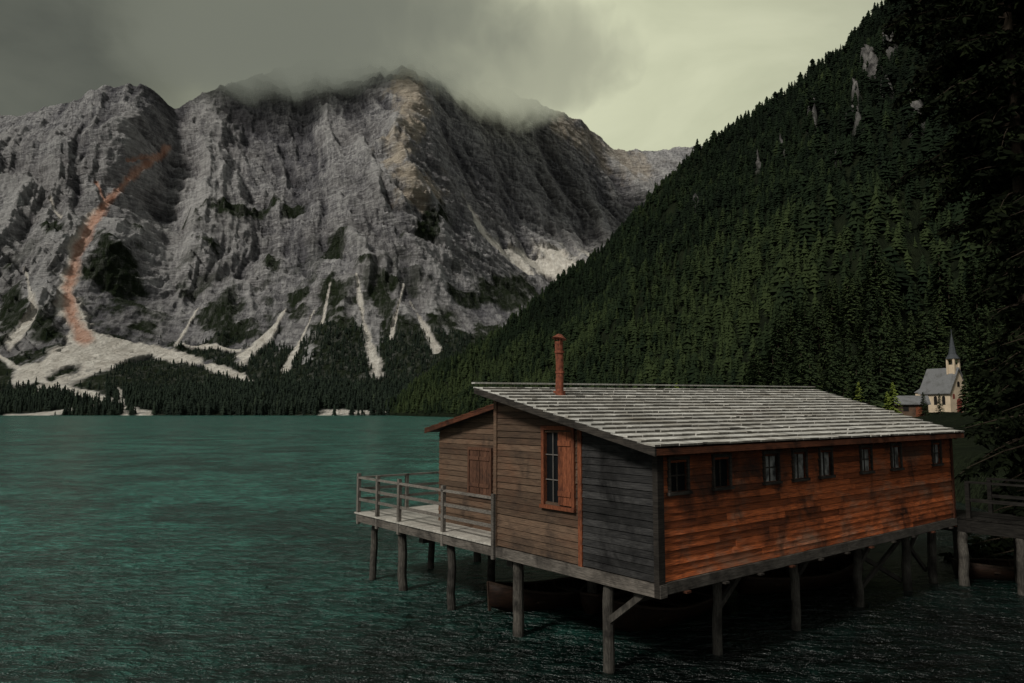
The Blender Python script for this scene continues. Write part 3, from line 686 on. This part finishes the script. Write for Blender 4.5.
mb.cyl((cx,cy,zb-.2),(cx,cy,zb+.06),.15,.13,14); mb.cyl((cx,cy,zb+.06),(cx+.02,cy,zb+.5),.088,.085,14,1,0,3,.006); mb.cyl((cx+.02,cy,zb+.5),(cx+.005,cy+.02,zb+1.16),.084,.092,14,1,0,3,.006)
mb.cyl((cx+.02,cy,zb+.45),(cx+.02,cy,zb+.5),.105,.1,14); mb.cyl((cx+.01,cy,zb+.9),(cx+.01,cy,zb+.95),.105,.11,14)
ch=mk('chimney',mb,[M_RUST],roof,smooth=False,label='rusty iron stove pipe with cap')
mb=MB(); 
for an in (0,2.1,4.2): mb.beam((cx+.08*math.cos(an),cy+.08*math.sin(an),zb+1.12),(cx+.1*math.cos(an),cy+.1*math.sin(an),zb+1.24),.02,.02)
mb.cyl((cx,cy,zb+1.22),(cx+.02,cy,zb+1.32),.17,.05,14); mk('cap',mb,[M_RUST],ch)
def posts(parent,lst,r=.1,zt=ZB-.005):
    for (x,y) in lst:
        mb=MB(); rr=r*random.uniform(.85,1.15); lean=random.uniform(-.09,.09); ly=random.uniform(-.06,.06)
        mb.cyl((x+lean,y+ly,-1.8),(x,y,zt),rr*1.12,rr*.95,12,random.uniform(.6,1.15),0,12,.02)
        mk('post',mb,[M_POST],parent,smooth=False)
posts(BH,[(.1,1.24),(.15,3.9),(.15,6.4),(.2,8.75),(.25,10.3)],.11)
posts(BH,[(2.44,.6),(5.0,.5),(7.9,.57),(10.5,.57),(11.9,.5)],.1)
posts(BH,[(2.6,4.2),(5.2,4.2),(8,4.2),(11,4.2),(2.4,7.8),(5.5,7.8),(9,7.8),(3.9,10.5),(2.2,10.5),(11.8,4.2)],.1)
mkbox('beam',[M_BEAM],BH,-.08,.1,-.1,DY+.02,ZB,ZF-.025,tone=1.0)
mkbox('beam',[M_BEAM],BH,.1,LEN+.1,-.085,.06,ZB+.04,ZF-.012,tone=.8)
for (x,y) in [(0,.62),(0,4.2),(0,7.75)]: mkbox('beam',[M_POST],BH,x+.15,LEN,y-.09,y+.09,ZB-.2,ZB,tone=.8)
for k in range(11):
    x=.55+k*1.1; mb=MB(); mb.box(x,x+.12,-.15,LY,ZB,ZB+.035,random.uniform(.6,1.0))
    mk('joist',mb,[M_EDGE if k%3 else M_EAVE],BH)
mkbeam('brace',[M_POST],BH,(.08,1.2,1.1),(.08,.35,ZB),.09,.11)
for x in (2.44,5.0,7.9,10.5): mkbeam('brace',[M_POST],BH,(x,.6,1.05),(x+.75,.6,1.6),.08,.1,.8)
for p,q in (((7.9,.7,.4),(10.5,.7,1.5)),((10.5,.74,.4),(7.9,.74,1.5)),((10.6,.7,1.5),(11.9,.7,.5))): mkbeam('brace',[M_POST],BH,p,q,.07,.1,.6)
mb=MB(); y=WID+.05
while y<DY:
    x1=LX-.02 if y<LY+.05 else 4.2
    mb.box(-.12,x1,y,y+.135,ZF-.02,ZF+.02,random.uniform(.8,1.15)); y+=.145
mk('deck',mb,[M_DECK],BH,label='pale weathered plank deck')
mkbox('beam',[M_BEAM],BH,.1,4.2,DY-.06,DY+.04,ZB-.02,ZF-.022,tone=.9)
for yy in (8.9,9.9): mkbox('beam',[M_BEAM],BH,.1,4.2,yy,yy+.1,ZB,ZF-.022,tone=.8)
mb=MB()
zr=ZF+.98
def rail(p,q,zt=zr,mid=(.48,.76)):
    mb.beam((*p,zt),(*q,zt),.09,.05,1.1)
    for m_ in mid: mb.beam((*p,ZF+m_-.1),(*q,ZF+m_-.1),.03,.075,.9)
rail((-.05,WID-.02),(-.05,DY+.05)); rail((-.05,DY+.0),(4.2,DY)); 
for (x,y) in [(-.05,6.45),(-.05,8.5),(-.05,DY),(1.5,DY),(2.9,DY),(4.1,DY),(-.05,9.65)]:
    mb.box(x-.045,x+.045,y-.045,y+.045,ZB-.06,zr+(.03 if x>0 else .12),.9)
mb.box(-.14,-.07,WID-.06,WID+.03,ZB-.05,zr+.1,.6)
mk('railing',mb,[M_RAIL],BH,label='simple grey wooden deck railing')

# ------------------------------------------------------------ PIER walkway
PR=empty('pier',C,RZ,label='dark wooden walkway joining the boathouse to shore',category='pier')
mb=MB(); y=3.0; PX0=12.12
while y>-8.4:
    mb.box(PX0,PX0+1.7,y-.14,y,ZF-.04,ZF,random.uniform(.7,1.1)); y-=.15
mk('deck',mb,[M_PIER],PR)
mkbox('beam',[M_PIER],PR,PX0+.02,PX0+.2,-8.4,3,1.6,ZF-.045,tone=1); mkbox('beam',[M_PIER],PR,PX0+1.5,PX0+1.66,-8.4,3,1.6,ZF-.045,tone=1)
posts(PR,[(PX0+.1,-.15),(PX0+.1,-1.5),(PX0+.1,-4),(PX0+1.5,.5),(PX0+1.5,-1.0),(PX0+1.5,-3)],.11,1.6)
mb=MB()
for X_ in (PX0+.06,PX0+1.62):
    mb.beam((X_,-8.4,ZF+.95),(X_,-.3,ZF+.95),.1,.05); mb.beam((X_,-8.4,ZF+.48),(X_,-.3,ZF+.48),.035,.09)
    for yy in (-.35,-2.2,-4.1,-6,-8): mb.box(X_-.05,X_+.05,yy-.05,yy+.05,1.62,ZF+.92)
mk('railing',mb,[M_PIER],PR)

# ------------------------------------------------------------ ROWBOATS
M_HULL=wood('boat_hull',(.009,.006,.004),(.028,.014,.009),(2,2,20),(.005,.004,.004),.5,.75,1.5,rough=.6,spec=.1)
M_RIM=wood('boat_rim',(.02,.014,.010),(.05,.033,.024),(2,12,12),(.012,.009,.008),.5,.8,2,rough=.6,spec=.1)
def rowboat_meshes():
    st=17; n=11; vs=[];fs=[]; Lh=2.3
    def w_(s): return .66*(1-abs(s)**2.4)+ (.22*max(0,-s)**3) +.012
    def sheer(s): return .46+.26*max(0,s)**2+.10*s*s
    def keel(s): return .0+.34*max(0,s)**3.5+.12*max(0,-s)**3
    for i in range(st):
        s_=-1+2*i/(st-1)
        for k in range(n):
            a=-math.pi/2+math.pi*k/(n-1); yy=math.sin(a); zz=1-math.cos(a)**.75
            vs.append((s_*Lh,yy*w_(s_)*(.75+.25*zz),keel(s_)+(sheer(s_)-keel(s_))*zz))
    for i in range(st-1):
        for k in range(n-1): fs.append((i*n+k,(i+1)*n+k,(i+1)*n+k+1,i*n+k+1))
    fs.append(tuple(range(n)))
    h=MB(); h.add(vs,fs)
    rim=MB()
    for sd in (0,n-1):
        for i in range(st-1): rim.beam(Vector(vs[i*n+sd])+Vector((0,0,.01)),Vector(vs[(i+1)*n+sd])+Vector((0,0,.01)),.06,.05)
    rim.beam(vs[0],vs[n-1],.05,.05)
    rim.beam((Lh-.02,0,.2),(Lh+.02,0,.85),.05,.06)
    ribs=[]
    for i in range(2,st-2,2):
        rb=MB()
        for k in range(n-1):
            a=Vector(vs[i*n+k]);b_=Vector(vs[i*n+k+1]); rb.beam(a*1+Vector((0,-a.y*.05,.03)),b_+Vector((0,-b_.y*.05,.03)),.04,.03)
        ribs.append(rb)
    seats=[]
    for s_ in (-.62,-.05,.5):
        m_=MB(); ww=w_(s_)*.95; m_.box(s_*Lh-.13,s_*Lh+.13,-ww,ww,.33,.36); seats.append(m_)
    return h,rim,ribs,seats
def rowboat(x,y,rot,label):
    e=empty('rowboat',(x,y,WZ-.12),rot,label=label,category='rowboat',group='rowboats moored around the boathouse')
    h,rim,ribs,seats=rowboat_meshes()
    o=mk('hull',h,[M_HULL],e,smooth=True); md=o.modifiers.new('s','SOLIDIFY'); md.thickness=.03
    mk('gunwale',rim,[M_RIM],e)
    for s_ in ribs: mk('rib',s_,[M_RIM],e)
    for s_ in seats: mk('seat',s_,[M_RIM],e)
def loc2w(x,y): return (C[0]+.781*x-.625*y, C[1]+.625*x+.781*y)
rowboat(*loc2w(2.9,5.3),RZ+math.pi-.1,'brown wooden rowboat moored under the deck')
rowboat(*loc2w(4.6,4.9),RZ+.35,'brown wooden rowboat floating between the stilts')
rowboat(*loc2w(3.9,2.9),RZ+math.pi+.12,'brown wooden rowboat floating between the stilts')
rowboat(*loc2w(9.0,2.6),RZ-.2,'brown wooden rowboat floating between the stilts')
rowboat(*loc2w(14.8,-1.2),RZ-.75,'brown wooden rowboat moored beside the walkway')

# ------------------------------------------------------------ CHAPEL
M_PLAS=plain('chapel_plaster',(.52,.42,.30),.9,.15,1.2)
M_SLATE=wood('chapel_shingles',(.08,.083,.086),(.19,.192,.195),(8,8,14),(.055,.055,.05),.5,.75,.8)
M_SPIRE=plain('spire_metal',(.05,.055,.06),.8,.2,3,spec=.1)
M_DW=plain('dark_opening',(.012,.011,.010),.8,.2,3,spec=.1)
M_REDP=plain('red_paint',(.20,.05,.035),.8,.2,3)
CHP=empty('chapel',(CHX,CHY,4.7),math.radians(-68),label='small cream plastered chapel with grey roof and pointed spire',category='chapel')
Lc,Wc,H1,H2=5.4,4.2,3.4,7.0
mb=MB()
hx,hy=Lc/2,Wc/2
mb.hexa([(-hx,-hy,-4),(hx,-hy,-4),(hx,hy,-4),(-hx,hy,-4),(-hx,-hy,H1),(hx,-hy,H1),(hx,hy,H1),(-hx,hy,H1)])
mb.add([(hx,-hy,H1),(hx,hy,H1),(hx,0,H2),(-hx,-hy,H1),(-hx,hy,H1),(-hx,0,H2)],[(0,1,2),(5,4,3)])
mb.box(-hx-1.6,-hx-.01,-1.5,1.5,-3,3.2)
mk('wall',mb,[M_PLAS],CHP)
mb=MB()
for sd in (-1,1):
    y0_,y1_=sd*(hy+.35),0; za,zb_=H1-.6,H2+.1
    mb.hexa([(-hx-.3,y0_,za),(hx+.3,y0_,za),(hx+.3,y1_,zb_),(-hx-.3,y1_,zb_),(-hx-.3,y0_,za+.14),(hx+.3,y0_,za+.14),(hx+.3,y1_,zb_+.14),(-hx-.3,y1_,zb_+.14)])
ax=-hx-1.7
mb.add([(ax,-1.7,3.15),(-hx-.02,-1.7,3.15),(-hx-.02,1.7,3.15),(ax,1.7,3.15),(-hx-.02,0,5.0)],[(0,1,4),(2,3,4),(3,0,4)])
rf=mk('roof',mb,[M_SLATE],CHP)
mb=MB(); tx=hx-.75; tw=.58
for a_ in (-1,1):
    for b_ in (-1,1): mb.box(tx+a_*tw-.14,tx+a_*tw+.14,b_*tw-.14,b_*tw+.14,H2-.9,H2+1.6)
mb.box(tx-tw,tx+tw,-tw,tw,H2-.9,H2+.7); mb.box(tx-tw-.15,tx+tw+.15,-tw-.15,tw+.15,H2+1.55,H2+1.7)
tur=mk('bell_turret',mb,[M_PLAS],CHP)
mb=MB(); mb.cyl((tx,0,H2+1.7),(tx,0,H2+2.5),1.1,.6,8); mb.cyl((tx,0,H2+2.48),(tx,0,H2+5.9),.6,.06,8); mb.cyl((tx,0,H2+5.8),(tx,0,H2+6.7),.06,.04,5); mb.box(tx-.2,tx+.2,-.03,.03,H2+6.38,H2+6.44)
mk('spire',mb,[M_SPIRE],tur)
mb=MB(); mb.cyl((tx,0,H2+.8),(tx,0,H2+1.3),.32,.15,10); mk('bell',mb,[M_SPIRE],tur)
def archwin(cx,side,z0,wd,ht,onx=False):
    mb=MB(); n=8; pts=[(-wd/2,z0),(wd/2,z0)]+[(wd/2*math.cos(math.pi*k/n),z0+ht+wd/2*math.sin(math.pi*k/n)) for k in range(n+1)]
    if onx: f=lambda a,z,o:(hx+o,cx+a,z)
    else: f=lambda a,z,o:(cx+a,side*(hy+o),z)
    vs=[f(a,z,.02) for a,z in pts]+[f(a,z,-.1) for a,z in pts]; k=len(pts)
    mb.add(vs,[tuple(range(k))]+[(i,(i+1)%k,k+(i+1)%k,k+i) for i in range(k)])
    return mb
for cx_ in (-1.5,0,1.5): mk('window',archwin(cx_,-1,1.0,.6,1.2),[M_DW],CHP)
mk('window',archwin(0,1,4.0,.6,.6,True),[M_DW],CHP); mk('door',archwin(0,1,-.4,1.2,1.9,True),[M_REDP],CHP); mk('window',archwin(-1.25,1,2.0,.5,.6,True),[M_REDP],CHP); mk('window',archwin(1.25,1,2.0,.5,.6,True),[M_REDP],CHP)
CB=empty('cabin',(57.8,107,3.8),math.radians(-20),label='small dark timber cabin beside the chapel',category='cabin')
mb=MB(); mb.box(-2,2,-1.6,1.6,-2.5,2.0); mk('wall',mb,[M_GAB],CB)
mb=MB()
for sd in (-1,1): mb.hexa([(-2.3,sd*2,1.8),(2.3,sd*2,1.8),(2.3,0,3.0),(-2.3,0,3.0),(-2.3,sd*2,1.93),(2.3,sd*2,1.93),(2.3,0,3.13),(-2.3,0,3.13)])
mk('roof',mb,[M_SLATE],CB)
mb=MB(); mb.box(-1.2,-.5,-1.66,-1.6,.9,1.6); mk('window',mb,[M_DW],CB)
mb=MB(); mb.box(.4,1.2,-1.66,-1.6,-.4,1.6); mk('door',mb,[M_FRAME],CB)

# ------------------------------------------------------------ SUMMIT CLOUD
import bmesh
def cloudmat(colr,dens,seed):
    m=bpy.data.materials.new('cloud_vapour'); m.use_nodes=True; nt=m.node_tree
    nt.nodes.remove(nt.nodes['Principled BSDF']); out=nt.nodes['Material Output']
    tcn_=N(nt,'ShaderNodeTexCoord')
    ln=N(nt,'ShaderNodeVectorMath',operation='LENGTH'); L(nt,tcn_.outputs['Object'],ln.inputs[0])
    fall=N(nt,'ShaderNodeMapRange'); L(nt,ln.outputs['Value'],fall.inputs[0]); fall.inputs[1].default_value=1.0; fall.inputs[2].default_value=.2; fall.inputs[3].default_value=0; fall.inputs[4].default_value=1
    mp=N(nt,'ShaderNodeMapping'); mp.inputs['Scale'].default_value=(4.2,1.2,1.4); mp.inputs['Location'].default_value=(seed,0,0); L(nt,tcn_.outputs['Object'],mp.inputs['Vector'])
    cn=noi(nt,mp.outputs['Vector'],1.6,5,.62,.5)
    mm=N(nt,'ShaderNodeMath',operation='ADD'); L(nt,cn,mm.inputs[0]); L(nt,fall.outputs[0],mm.inputs[1])
    dn=N(nt,'ShaderNodeMapRange'); L(nt,mm.outputs[0],dn.inputs[0]); dn.inputs[1].default_value=.56; dn.inputs[2].default_value=1.3; dn.inputs[3].default_value=0; dn.inputs[4].default_value=dens
    ab=N(nt,'ShaderNodeVolumeAbsorption'); ab.inputs['Color'].default_value=(0,0,0,1); L(nt,dn.outputs[0],ab.inputs['Density'])
    em=N(nt,'ShaderNodeEmission'); em.inputs['Color'].default_value=(*colr,1); L(nt,dn.outputs[0],em.inputs['Strength'])  # cloud glows in a fixed colour instead of scattering daylight
    asx=N(nt,'ShaderNodeAddShader'); L(nt,ab.outputs[0],asx.inputs[0]); L(nt,em.outputs[0],asx.inputs[1]); L(nt,asx.outputs[0],out.inputs['Volume'])
    return m
def cloud(loc,sc,mat):
    me=bpy.data.meshes.new('cloud'); bm=bmesh.new(); bmesh.ops.create_icosphere(bm,subdivisions=3,radius=1); bm.to_mesh(me); bm.free(); me.materials.append(mat)
    o=bpy.data.objects.new('cloud',me); COL.objects.link(o); o.location=loc; o.scale=sc
    o['kind']='stuff'; o['label']='grey cloud wrapped around the mountain summit'; o['category']='cloud'
cloud(survey(320,36,1900),(640,420,215),cloudmat((.175,.185,.15),.012,0))
cloud(survey(480,60,2060),(500,330,200),cloudmat((.36,.37,.275),.013,3))
